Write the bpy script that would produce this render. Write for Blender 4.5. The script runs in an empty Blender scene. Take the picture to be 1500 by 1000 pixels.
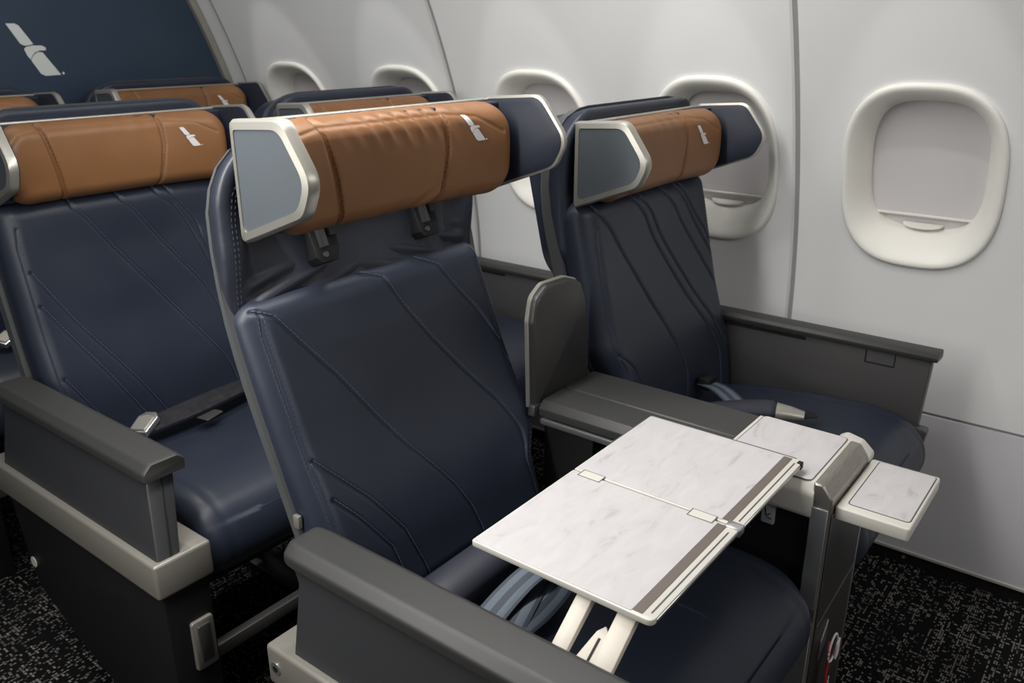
import bpy, bmesh, math, random
import numpy as np
from mathutils import Vector, Matrix
random.seed(7); rng = np.random.RandomState(3)
S = bpy.context.scene; C = S.collection; R = math.radians

# ---------------------------------------------------------------- camera, world, light, exposure
F_PX = 1236.0
PITCH = math.atan(455/F_PX); YAW = R(52.3); EYE = 1.28
cam = bpy.data.cameras.new('camera'); camo = bpy.data.objects.new('camera', cam); C.objects.link(camo)
camo.location = (0, 0, EYE); camo.rotation_euler = (math.pi/2-PITCH, 0, -YAW)
cam.sensor_width = 36; cam.lens = 36*F_PX/1500; cam.clip_start = .02
cam.dof.use_dof = True; cam.dof.focus_distance = 1.32; cam.dof.aperture_fstop = 7.0
S.camera = camo
w = bpy.data.worlds.new('world'); S.world = w; w.use_nodes = True
w.node_tree.nodes['Background'].inputs[0].default_value = (.8, .85, 1, 1)
w.node_tree.nodes['Background'].inputs[1].default_value = .15
S.view_settings.view_transform = 'Standard'; S.view_settings.look = 'None'
S.view_settings.gamma = 1; S.view_settings.exposure = 0.0
def area(name, loc, size, power, aim, col=(1, 1, 1)):
    l = bpy.data.lights.new(name, 'AREA'); l.shape = 'RECTANGLE'; l.size, l.size_y = size
    l.energy = power; l.color = col
    o = bpy.data.objects.new(name, l); C.objects.link(o); o.location = loc
    o.rotation_euler = (Vector(aim)-Vector(loc)).to_track_quat('-Z', 'Y').to_euler(); return o
area('ceiling_strip_light', (.25, .9, 2.04), (.35, 3.9), 13, (.55, .9, 0), (1, .985, .96))
area('bin_edge_light', (1.15, .9, 1.86), (.12, 3.9), 3.5, (1.35, .8, 0), (1, .99, .97))
area('sidewall_wash_light', (1.35, .98, 1.93), (.07, 3.8), 34, (2.0, .98, .90), (1, .985, .95))
area('rear_fill_light', (.7, 2.15, 2.0), (1.3, .4), 9, (1.7, 2.9, 1.2), (1, .99, .97))  # added fill, not a cabin fitting: lifts the far sidewall and bulkhead
area('forward_fill_light', (.75, -1.25, 1.85), (1.6, .5), 12, (1.0, .8, .8), (1, .97, .93))  # added frontal fill with no real fixture, brightens headrests and seatback fronts
for y in (.62, 1.53, 2.44):
    l = bpy.data.lights.new('seat_reading_light', 'SPOT'); l.energy = 17; l.spot_size = R(44); l.spot_blend = .5; l.shadow_soft_size = .018
    l.color = (1, .98, .95)
    o = bpy.data.objects.new('seat_reading_light', l); C.objects.link(o); o.location = (1.02, y+.16, 1.86)
    o.rotation_euler = (Vector((.98, y-.17, .5))-o.location).to_track_quat('-Z', 'Y').to_euler()
for y in (-.095, .43, .94, 1.47, 1.98, 2.52):
    l = bpy.data.lights.new('reading_light', 'SPOT'); l.energy = 6; l.spot_size = R(27); l.spot_blend = .35; l.shadow_soft_size = .012
    l.color = (1, .99, .97)
    o = bpy.data.objects.new('reading_light', l); C.objects.link(o); o.location = (1.30, y, 1.84)
    o.rotation_euler = (Vector((2.05, y, .93))-o.location).to_track_quat('-Z', 'Y').to_euler()

# ---------------------------------------------------------------- materials
def mat(name, col, rough=.5, metal=0, spec=.5, bump=None, **kw):
    m = bpy.data.materials.new(name); m.use_nodes = True
    nt = m.node_tree; b = nt.nodes['Principled BSDF']
    b.inputs['Base Color'].default_value = (*col, 1); b.inputs['Roughness'].default_value = rough
    b.inputs['Metallic'].default_value = metal; b.inputs['Specular IOR Level'].default_value = spec
    for k, v in kw.items(): b.inputs[k.replace('_', ' ')].default_value = v
    if bump:
        sc, st, dist = bump
        tc = nt.nodes.new('ShaderNodeTexCoord'); n = nt.nodes.new('ShaderNodeTexNoise')
        n.inputs['Scale'].default_value = sc; n.inputs['Detail'].default_value = 4
        bp = nt.nodes.new('ShaderNodeBump'); bp.inputs['Strength'].default_value = st; bp.inputs['Distance'].default_value = dist
        nt.links.new(tc.outputs['Object'], n.inputs['Vector']); nt.links.new(n.outputs['Fac'], bp.inputs['Height'])
        nt.links.new(bp.outputs['Normal'], b.inputs['Normal'])
    return m
def mixcol(m, c1, c2, scale, lo=.35, hi=.65, stretch=(1, 1, 1), rough=None):
    nt = m.node_tree; b = nt.nodes['Principled BSDF']
    tc = nt.nodes.new('ShaderNodeTexCoord'); mp = nt.nodes.new('ShaderNodeMapping'); mp.inputs['Scale'].default_value = stretch
    n = nt.nodes.new('ShaderNodeTexNoise'); n.inputs['Scale'].default_value = scale; n.inputs['Detail'].default_value = 5
    r = nt.nodes.new('ShaderNodeValToRGB'); r.color_ramp.elements[0].position = lo; r.color_ramp.elements[1].position = hi
    r.color_ramp.elements[0].color = (*c1, 1); r.color_ramp.elements[1].color = (*c2, 1)
    nt.links.new(tc.outputs['Object'], mp.inputs[0]); nt.links.new(mp.outputs[0], n.inputs['Vector'])
    nt.links.new(n.outputs['Fac'], r.inputs[0]); nt.links.new(r.outputs[0], b.inputs['Base Color'])
    if rough:
        mr = nt.nodes.new('ShaderNodeMapRange'); mr.inputs['To Min'].default_value, mr.inputs['To Max'].default_value = rough
        nt.links.new(n.outputs['Fac'], mr.inputs[0]); nt.links.new(mr.outputs[0], b.inputs['Roughness'])
    return m
M = {}
M['navy'] = mixcol(mat('navy_leather', (.02, .028, .052), .4, bump=(900, .12, .0006)), (.0165, .0215, .036), (.021, .027, .043), 5, rough=(.36, .48))
M['navy2'] = mat('navy_wing_leather', (.013, .0165, .029), .5, bump=(1100, .1, .0005))
M['fabric'] = mat('navy_cover_fabric', (.019, .022, .033), .42, bump=(26, .25, .006))
M['thread'] = mat('blue_thread', (.075, .10, .155), .6)
M['darkthread'] = mat('dark_thread', (.030, .041, .072), .6)
M['brown'] = mixcol(mat('tan_brown_leather', (.2, .08, .03), .42, bump=(700, .1, .0006)), (.185, .084, .033), (.225, .104, .043), 4, rough=(.4, .5))
M['brownthread'] = mat('brown_thread', (.09, .03, .012), .6)
for k_ in ('navy', 'brown', 'navy2'): M[k_].node_tree.nodes['Principled BSDF'].inputs['Specular IOR Level'].default_value = .38
M['logo'] = mat('logo_silver_grey', (.62, .62, .62), .5)
M['wallogo'] = mat('bulkhead_logo_grey', (.60, .62, .60), .45)
M['rim'] = mat('champagne_metal', (.44, .425, .38), .38, .7)
M['wing'] = mat('wing_panel_grey', (.068, .078, .088), .45, bump=(1500, .05, .0004))
M['shell'] = mat('shell_grey_plastic', (.075, .078, .082), .42)
M['cap'] = mat('armrest_pad_grey', (.034, .034, .033), .48, bump=(1400, .08, .0004))
M['body'] = mat('arm_panel_grey', (.030, .031, .034), .42)
M['panel'] = mat('side_panel_grey', (.058, .056, .057), .42)
M['beam'] = mixcol(mat('beam_metal', (.5, .47, .41), .4, .45), (.27, .255, .225), (.31, .29, .258), 600, .3, .7)
M['brushed'] = mixcol(mat('brushed_metal', (.4, .37, .33), .33, .8), (.30, .28, .25), (.42, .39, .35), 40, .3, .7, (1, 20, 20))
M['poststrip'] = mat('post_side_grey', (.26, .27, .28), .38, .4)
M['outlet'] = mat('outlet_silver_plastic', (.42, .43, .45), .4)
M['silver'] = mat('silver_metal', (.6, .6, .6), .28, .9)
M['darkmetal'] = mat('dark_brushed_metal', (.10, .098, .095), .35, .6)
M['black'] = mat('black_plastic', (.010, .010, .011), .5, spec=.25)
M['gloss'] = mat('dark_gloss_plastic', (.028, .027, .027), .38)
M['white'] = mat('white_plastic', (.60, .58, .53), .35)
M['cream'] = mat('cream_metal', (.66, .61, .53), .4)
M['strip'] = mat('grey_brown_grip_strip', (.13, .105, .09), .5)
M['red'] = mat('red_fabric', (.5, .008, .012), .7)
M['tagwhite'] = mat('white_tag_ring', (.7, .7, .72), .4)
M['belt'] = mixcol(mat('black_belt', (.02, .018, .02), .5), (.014, .013, .016), (.03, .028, .032), 60)
M['belt'].node_tree.nodes['Principled BSDF'].inputs['Roughness'].default_value = .45
M['pouch'] = mat('airbag_pouch', (.022, .024, .038), .6, bump=(300, .2, .001))
M['frame'] = mat('window_surround', (.80, .785, .735), .42)
M['shade'] = mat('window_shade', (.64, .615, .62), .5)
M['seam'] = mat('seam_strip', (.62, .62, .62), .5)
M['seamdark'] = mat('seam_shadow_gap', (.30, .30, .30), .7)
M['base'] = mat('baseboard_black', (.012, .012, .012), .45)
M['baseedge'] = mat('wall_base_edge', (.55, .53, .48), .4)
M['ceil'] = mat('ceiling_white', (.75, .75, .74), .6)
# webbing: grey-blue stripes along its width
m = mat('striped_webbing', (.1, .13, .18), .6); nt = m.node_tree; b = nt.nodes['Principled BSDF']
uv = nt.nodes.new('ShaderNodeUVMap'); uv.uv_map = 'UVMap'
wv = nt.nodes.new('ShaderNodeTexWave'); wv.inputs['Scale'].default_value = .62; wv.bands_direction = 'X'; wv.wave_profile = 'SIN'
r = nt.nodes.new('ShaderNodeValToRGB'); r.color_ramp.elements[0].position = .45; r.color_ramp.elements[1].position = .55
r.color_ramp.elements[0].color = (.035, .045, .065, 1); r.color_ramp.elements[1].color = (.10, .125, .16, 1)
nt.links.new(uv.outputs[0], wv.inputs['Vector']); nt.links.new(wv.outputs['Fac'], r.inputs[0]); nt.links.new(r.outputs[0], b.inputs['Base Color'])
M['web'] = m
# marble
m = mat('marble_laminate', (.62, .6, .6), .38); nt = m.node_tree; b = nt.nodes['Principled BSDF']
tc = nt.nodes.new('ShaderNodeTexCoord'); mp = nt.nodes.new('ShaderNodeMapping'); mp.inputs['Rotation'].default_value = (0, 0, R(62)); mp.inputs['Scale'].default_value = (9, 26, 9)
n = nt.nodes.new('ShaderNodeTexNoise'); n.inputs['Scale'].default_value = 1.6; n.inputs['Detail'].default_value = 6; n.inputs['Distortion'].default_value = .9
r = nt.nodes.new('ShaderNodeValToRGB'); e = r.color_ramp.elements
e[0].position = .28; e[0].color = (.38, .365, .37, 1); e[1].position = .40; e[1].color = (.50, .48, .485, 1)
e2 = e.new(.7); e2.color = (.545, .525, .53, 1)
nt.links.new(tc.outputs['Object'], mp.inputs[0]); nt.links.new(mp.outputs[0], n.inputs['Vector']); nt.links.new(n.outputs['Fac'], r.inputs[0]); nt.links.new(r.outputs[0], b.inputs['Base Color'])
M['marble'] = m
# wall: faint woven emboss
m = mat('sidewall_white', (.76, .765, .765), .5); nt = m.node_tree; b = nt.nodes['Principled BSDF']
tc = nt.nodes.new('ShaderNodeTexCoord'); mp = nt.nodes.new('ShaderNodeMapping'); mp.inputs['Scale'].default_value = (60, 60, 700)
n = nt.nodes.new('ShaderNodeTexNoise'); n.inputs['Scale'].default_value = 1; n.inputs['Detail'].default_value = 2
bp = nt.nodes.new('ShaderNodeBump'); bp.inputs['Strength'].default_value = .12; bp.inputs['Distance'].default_value = .001
nt.links.new(tc.outputs['Object'], mp.inputs[0]); nt.links.new(mp.outputs[0], n.inputs['Vector']); nt.links.new(n.outputs['Fac'], bp.inputs['Height']); nt.links.new(bp.outputs['Normal'], b.inputs['Normal'])
M['wall'] = m
M['dado'] = mat('dado_panel_grey', (.62, .615, .64), .5, bump=(400, .06, .001))
M['bulk'] = mixcol(mat('bulkhead_navy', (.018, .035, .065), .45, bump=(500, .08, .001)), (.016, .033, .062), (.020, .038, .070), 3)
# carpet
m = mat('woven_carpet', (.01, .01, .01), .95, spec=.1); nt = m.node_tree; b = nt.nodes['Principled BSDF']
N = nt.nodes.new; L = nt.links.new
def math_(op, a, bb=None, c=None):
    q = N('ShaderNodeMath'); q.operation = op
    for i, v in enumerate((a, bb, c)):
        if v is None: continue
        if isinstance(v, (int, float)): q.inputs[i].default_value = v
        else: L(v, q.inputs[i])
    return q.outputs[0]
tc = N('ShaderNodeTexCoord'); sp = N('ShaderNodeSeparateXYZ'); L(tc.outputs['Object'], sp.inputs[0])
def dash(a, bcoord, wa, wb, thr, seed):
    ca = math_('FLOOR', math_('DIVIDE', a, wa))
    wn = N('ShaderNodeTexWhiteNoise'); wn.noise_dimensions = '1D'; L(math_('ADD', ca, seed), wn.inputs['W'])
    cb = math_('FLOOR', math_('DIVIDE', bcoord, wb))
    cx = N('ShaderNodeCombineXYZ'); L(ca, cx.inputs[0]); L(cb, cx.inputs[1]); cx.inputs[2].default_value = seed
    w2 = N('ShaderNodeTexWhiteNoise'); w2.noise_dimensions = '3D'; L(cx.outputs[0], w2.inputs['Vector'])
    hit = math_('GREATER_THAN', w2.outputs['Value'], math_('SUBTRACT', thr, math_('MULTIPLY', wn.outputs['Value'], .55)))
    c1_ = math_('GREATER_THAN', math_('FRACT', math_('DIVIDE', a, wa)), .38)
    c2_ = math_('GREATER_THAN', math_('FRACT', math_('DIVIDE', bcoord, wb)), .22)
    return math_('MULTIPLY', math_('MULTIPLY', hit, math_('MULTIPLY', c1_, c2_)), math_('MULTIPLY', w2.outputs['Value'], wn.outputs['Value']))
d1 = dash(sp.outputs[1], sp.outputs[0], .0048, .0066, 1.02, 1.5)
d2 = dash(sp.outputs[0], sp.outputs[1], .0066, .0096, 1.22, 9.5)
ns = N('ShaderNodeTexNoise'); ns.inputs['Scale'].default_value = 9; L(tc.outputs['Object'], ns.inputs['Vector'])
big = math_('MULTIPLY', math_('MAXIMUM', d1, d2), math_('MULTIPLY', ns.outputs['Fac'], 2.4))
mx = N('ShaderNodeMix'); mx.data_type = 'RGBA'; L(big, mx.inputs[0]); mx.inputs[6].default_value = (.006, .0058, .006, 1); mx.inputs[7].default_value = (.24, .225, .21, 1)
L(mx.outputs[2], b.inputs['Base Color'])
M['carpet'] = m

# ---------------------------------------------------------------- helpers
def link(name, me, m=None, parent=None, loc=None, rot=None, smooth=40):
    o = bpy.data.objects.new(name, me); C.objects.link(o)
    if m:
        me.materials.append(M[m] if isinstance(m, str) else m)
    if smooth: me.shade_smooth(); me.set_sharp_from_angle(angle=R(smooth))
    if parent: o.parent = parent
    if loc is not None: o.location = loc
    if rot is not None: o.rotation_euler = rot
    return o
def from_bm(bm):
    bmesh.ops.recalc_face_normals(bm, faces=bm.faces)
    me = bpy.data.meshes.new('m'); bm.to_mesh(me); bm.free(); return me
def merge(bm, *others):
    for o in others:
        me = bpy.data.meshes.new('t'); o.to_mesh(me); bm.from_mesh(me); bpy.data.meshes.remove(me); o.free()
    return bm
def bev(bm, r, seg=3, ang=30):
    if r <= 0: return bm
    bmesh.ops.recalc_face_normals(bm, faces=bm.faces)
    es = [e for e in bm.edges if len(e.link_faces) == 2 and e.calc_face_angle(0) > R(ang)]
    bmesh.ops.bevel(bm, geom=es, offset=r, offset_type='OFFSET', segments=seg, profile=.5, affect='EDGES', clamp_overlap=True)
    return bm
def box(x0, x1, y0, y1, z0, z1, r=0, seg=3, bm=None):
    b = bmesh.new(); vs = [b.verts.new((x, y, z)) for x in (x0, x1) for y in (y0, y1) for z in (z0, z1)]
    for f in ((0, 1, 3, 2), (4, 6, 7, 5), (0, 4, 5, 1), (2, 3, 7, 6), (0, 2, 6, 4), (1, 5, 7, 3)): b.faces.new([vs[i] for i in f])
    bev(b, r, seg)
    return merge(bm, b) if bm else b
def prism(poly, axis, a, bb, r=0, seg=3, bm=None, shift=None):
    b = bmesh.new()
    def P(p, t):
        return {'x': (t, p[0], p[1]), 'y': (p[0], t, p[1]), 'z': (p[0], p[1], t)}[axis]
    A = [b.verts.new(P(p, a)) for p in poly]; B = [b.verts.new(P(p, bb)) for p in poly]
    n = len(poly); b.faces.new(A); b.faces.new(B[::-1])
    for i in range(n): b.faces.new((A[i], B[i], B[(i+1) % n], A[(i+1) % n]))
    bev(b, r, seg)
    return merge(bm, b) if bm else b
def loft(rings, cap=True, closed=True, bm=None):
    b = bmesh.new(); V = [[b.verts.new(p) for p in r_] for r_ in rings]; n = len(V[0])
    for i in range(len(V)-1):
        for j in range(n if closed else n-1):
            b.faces.new((V[i][j], V[i][(j+1) % n], V[i+1][(j+1) % n], V[i+1][j]))
    if cap and closed: b.faces.new(V[0][::-1]); b.faces.new(V[-1])
    return merge(bm, b) if bm else b
def rpoly(poly, r, n=5):
    out = []; k = len(poly)
    for i in range(k):
        p0, p1, p2 = Vector(poly[i-1]), Vector(poly[i]), Vector(poly[(i+1) % k])
        rr = r[i] if isinstance(r, (list, tuple)) else r
        a = (p0-p1); c = (p2-p1); la, lc = a.length, c.length; a.normalize(); c.normalize()
        ang = a.angle(c); t = min(rr/math.tan(ang/2), la*.48, lc*.48)
        s, e = p1+a*t, p1+c*t
        for j in range(n+1):
            u = j/n; q = s*(1-u)**2+p1*2*u*(1-u)+e*u*u; out.append((q.x, q.y))
    return out
def inset(poly, d):
    k = len(poly); ar = sum(poly[i-1][0]*poly[i][1]-poly[i][0]*poly[i-1][1] for i in range(k)); sg = 1 if ar > 0 else -1
    out = []
    for i in range(k):
        p0, p1, p2 = Vector(poly[i-1]), Vector(poly[i]), Vector(poly[(i+1) % k])
        e1 = (p1-p0).normalized(); e2 = (p2-p1).normalized()
        n1 = Vector((-e1.y, e1.x))*sg; n2 = Vector((-e2.y, e2.x))*sg
        bis = (n1+n2); s = d/max(.3, (1+n1.dot(n2))) ; q = p1+bis*s; out.append((q.x, q.y))
    return out
def tube(path, r, n=8, bm=None, cap=True):
    path = [Vector(p) for p in path]; rings = []; up = Vector((0, 0, 1))
    for i, p in enumerate(path):
        t = (path[min(i+1, len(path)-1)]-path[max(i-1, 0)]).normalized()
        a = t.cross(up)
        if a.length < .1: a = t.cross(Vector((0, 1, 0)))
        a.normalize(); c = a.cross(t)
        ra = r[i] if isinstance(r, list) else r
        ru, rv = ra if isinstance(ra, tuple) else (ra, ra)
        rings.append([p+a*ru*math.cos(q)+c*rv*math.sin(q) for q in [2*math.pi*k/n for k in range(n)]])
    return loft(rings, cap, True, bm)
def catmull(P, k=8):
    P = [Vector(p) for p in P]; Q = [P[0]*2-P[1]]+P+[P[-1]*2-P[-2]]; out = []
    for i in range(1, len(Q)-2):
        a, b_, c, d = Q[i-1:i+3]
        for j in range(k):
            t = j/k; out.append(.5*((2*b_)+(c-a)*t+(2*a-5*b_+4*c-d)*t*t+(3*b_-a-3*c+d)*t**3))
    out.append(P[-1]); return out
def resample(pl, step):
    P = [Vector(p) for p in pl]; out = [P[0]]; acc = 0
    tot = sum((P[i+1]-P[i]).length for i in range(len(P)-1)); n = max(2, int(tot/step)); st = tot/n; need = st
    for i in range(len(P)-1):
        L_ = (P[i+1]-P[i]).length
        while need <= L_+1e-9:
            out.append(P[i].lerp(P[i+1], need/L_)); need += st
        need -= L_
    return out
def empty(name, loc, label=None, cat=None, group=None):
    o = bpy.data.objects.new(name, None); C.objects.link(o); o.location = loc; o.empty_display_size = .1
    tag(o, label, cat, group); return o
def tag(o, label=None, cat=None, group=None, kind=None):
    if label: o['label'] = label
    if cat: o['category'] = cat
    if group: o['group'] = group
    if kind: o['kind'] = kind
    return o
def copy_tree(o, parent=None):
    c = o.copy(); C.objects.link(c); c.parent = parent
    for ch in [x for x in bpy.data.objects if x.parent == o and x != c]: copy_tree(ch, c)
    return c

# ---------------------------------------------------------------- padded surface in (u, d, w): u across, d backwards, w up
def segdist(U, W, pl):
    d = np.full(U.shape, 9.0)
    for (a, b_), (c, e) in zip(pl[:-1], pl[1:]):
        vx, vy = c-a, e-b_; t = np.clip(((U-a)*vx+(W-b_)*vy)/(vx*vx+vy*vy+1e-12), 0, 1)
        d = np.minimum(d, np.hypot(U-a-t*vx, W-b_-t*vy))
    return d
class Pad:
    def __init__(s, hw, w0, w1, cr, Rr, D, th, extra=None, seams=()):
        s.hw, s.w0, s.w1, s.cr, s.R, s.D, s.th, s.extra, s.seams = hw, w0, w1, cr, Rr, D, th, extra, seams
    def surf(s, U, W, seam=True):
        U = np.asarray(U, float); W = np.asarray(W, float); hh = (s.w1-s.w0)/2; wc = (s.w0+s.w1)/2
        qx = np.abs(U)-s.hw+s.cr; qz = np.abs(W-wc)-hh+s.cr
        sd = np.hypot(np.maximum(qx, 0), np.maximum(qz, 0))+np.minimum(np.maximum(qx, qz), 0)-s.cr
        e = np.clip(-sd/s.R, 0, 1); d = s.D*(1-np.sqrt(np.clip(1-(1-e)**2, 0, 1)))
        if s.extra: d = d+s.extra(U, W)
        if seam:
            for pl, dep, wid in s.seams:
                q = segdist(U, W, pl)/wid; d = d+dep*np.exp(-q*q)
        return d
    def mesh(s, nu, nw):
        def nonuni(n):
            t = np.linspace(-1, 1, n+1); return .72*t+.28*np.sin(t*math.pi/2)
        us = nonuni(nu); ws = nonuni(nw); hh = (s.w1-s.w0)/2; wc = (s.w0+s.w1)/2
        W = wc+ws[:, None]*hh*np.ones((1, nu+1)); dw = np.minimum(W-s.w0, s.w1-W)
        b_ = np.where(dw < s.cr, s.hw-s.cr+np.sqrt(np.clip(s.cr**2-(s.cr-dw)**2, 0, None)), s.hw)
        U = us[None, :]*b_; D = s.surf(U, W)
        V = np.stack([U, D, W], -1).reshape(-1, 3); nn = nu+1
        idx = np.arange((nw+1)*nn).reshape(nw+1, nn)
        F = np.stack([idx[:-1, :-1], idx[:-1, 1:], idx[1:, 1:], idx[1:, :-1]], -1).reshape(-1, 4).tolist()
        per = list(idx[0, :])+list(idx[1:, -1])+list(idx[-1, -2::-1])+list(idx[-2:0:-1, 0])
        n0 = len(V); k = len(per)
        eb = s.extra(V[per, 0], V[per, 2]) if s.extra else np.zeros(k)
        r1 = V[per].copy(); r1[:, 1] = np.maximum((s.th-.01)+np.minimum(eb, 0)*(0 if s.th > .5 else 1), V[per][:, 1]+.001)
        r2 = V[per].copy(); r2[:, 0] *= .985; r2[:, 2] = wc+(r2[:, 2]-wc)*.985; r2[:, 1] = r1[:, 1]+.008
        V = np.concatenate([V, r1, r2])
        for i in range(k):
            j = (i+1) % k
            F.append([per[j], per[i], n0+i, n0+j]); F.append([n0+j, n0+i, n0+k+i, n0+k+j])
        F.append([n0+k+i for i in range(k)])
        me = bpy.data.meshes.new('pad'); me.from_pydata(V.tolist(), [], [[int(a) for a in f] for f in F]); me.update()
        bm = bmesh.new(); bm.from_mesh(me); bmesh.ops.recalc_face_normals(bm, faces=bm.faces); bm.to_mesh(me); bm.free()
        return me
def threads(pad, lines, step=.0062, gap=.0022, r=.0008, lift=.0004, offs=(0,)):
    bm = bmesh.new()
    for pl in lines:
        for of in offs:
            P = resample(pl, .002); Q = []
            for i, p in enumerate(P):
                t = (P[min(i+1, len(P)-1)]-P[max(i-1, 0)]).normalized(); Q.append(p+Vector((-t.y, t.x))*of)
            L_ = int(step/.002); i = 0
            while i < len(Q)-1:
                q = Q[i:i+L_] if i+L_ < len(Q) else Q[i:]
                if len(q) >= 2:
                    us = [a.x for a in q]; wz = [a.y for a in q]; d = pad.surf(us, wz)-lift
                    path = [(us[j], float(d[j]), wz[j]) for j in range(len(q))]
                    tube([path[0], path[len(path)//2], path[-1]] if len(path) > 2 else path, r, 4, bm)
                i += L_+max(0, int(gap/.002))
    return bm
def bendf(k, w0):
    return lambda U, W: -k*np.maximum(0, W-w0)**2
def smooth01(x): x = np.clip(x, 0, 1); return x*x*(3-2*x)
# winged emblem, traced; units: x across, z up
def emblem():
    up = [(0.0, .999), (.188, 1.0), (.265, .963), (.505, .616), (.417, .592), (.305, .588), (.231, .623)]
    beak = [(.291, .52), (.338, .562), (.475, .587), (.686, .584), (.763, .544), (.757, .492), (.612, .489), (.505, .452), (.433, .388), (.394, .319), (.336, .39)]
    low = [(.587, .464), (.674, .454), (1.0, .011), (.65, 0), (.559, .043), (.4, .302), (.446, .379), (.506, .43)]
    dot = [(1.058+.028*math.cos(a), .04+.028*math.sin(a)) for a in [k*math.pi/4 for k in range(8)]]
    return [up, beak, low, dot]
def logo_bm(fn, thick=.0006, sub=True):
    bm = bmesh.new()
    for poly in emblem():
        P = [Vector(p) for p in poly]
        b_ = bmesh.new(); vs = [b_.verts.new((p.x, 0, p.y)) for p in P]; b_.faces.new(vs)
        bmesh.ops.triangulate(b_, faces=b_.faces)
        if sub: bmesh.ops.subdivide_edges(b_, edges=b_.edges, cuts=3, use_grid_fill=True)
        for v in b_.verts: v.co = Vector(fn(v.co.x, v.co.z))
        bmesh.ops.recalc_face_normals(b_, faces=b_.faces)
        g = bmesh.ops.solidify(b_, geom=b_.faces[:], thickness=thick)
        merge(bm, b_)
    return bm

# ---------------------------------------------------------------- seats
SEAMS_A = [[(-.250, .470), (-.221, .455), (-.139, .339), (-.052, .188), (.02, .084), (.044, .035), (.054, -.004), (.058, -.05)],
           [(-.025, .482), (.012, .465), (.083, .338), (.183, .185), (.225, .085), (.235, .02), (.24, -.05)],
           [(.106, .482), (.145, .457), (.206, .361), (.254, .25)],
           [(-.240, .231), (-.165, .14), (-.115, .064), (-.095, 0.0), (-.085, -.05)],
           [(-.232, .165), (-.196, .12), (-.150, .05), (-.13, -.05)]]
SEAMS_B = [[(-.13, .53), (-.12, .495), (-.096, .466), (.021, .285), (.152, .068), (.17, .02)],
           [(-.03, .53), (-.012, .495), (.012, .468), (.159, .237), (.25, .09)],
           [(.055, .53), (.075, .495), (.105, .468), (.16, .363), (.25, .2)], [(.085, .53), (.11, .485), (.166, .407), (.25, .27)],
           [(-.238, .380), (-.18, .267), (-.081, .101), (-.029, .002), (-.02, -.05)], [(-.238, .31), (-.174, .193), (-.085, .025), (-.05, -.05)], [(-.238, .155), (-.209, .099), (-.17, .03), (-.15, -.05)]]
SEAMS_C = [[(-.245, .53), (-.225, .495), (-.193, .465), (-.122, .369), (-.025, .228), (.029, .133), (.045, .075), (.037, .02), (.03, -.05)],
           [(-.09, .53), (-.076, .50), (-.04, .463), (.043, .339), (.165, .166), (.202, .088), (.202, -.05)],
           [(-.058, .53), (-.044, .50), (-.008, .464), (.078, .338), (.194, .176), (.232, .1)],
           [(.04, .53), (.056, .50), (.095, .467), (.153, .386), (.245, .245)], [(.10, .53), (.117, .50), (.153, .461), (.245, .32)], [(.125, .53), (.147, .49), (.222, .392), (.25, .34)],
           [(-.242, .203), (-.194, .141), (-.16, .06), (-.14, -.05)]]
WING = [(.922, .948), (.922, 1.117), (.803, 1.125), (.748, 1.052), (.772, 1.004)]
_cache = {}
def cached(key, fn):
    if key not in _cache: _cache[key] = fn()
    return _cache[key]
def wob(seed, n=9, kmax=90):
    r_ = np.random.RandomState(seed); K = [(r_.uniform(-kmax, kmax), r_.uniform(-kmax, kmax), r_.uniform(0, 6.28), r_.uniform(.3, 1)) for _ in range(n)]
    return lambda U, W: sum(a*np.sin(kx*U+kz*W+ph) for kx, kz, ph, a in K)/n

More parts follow.
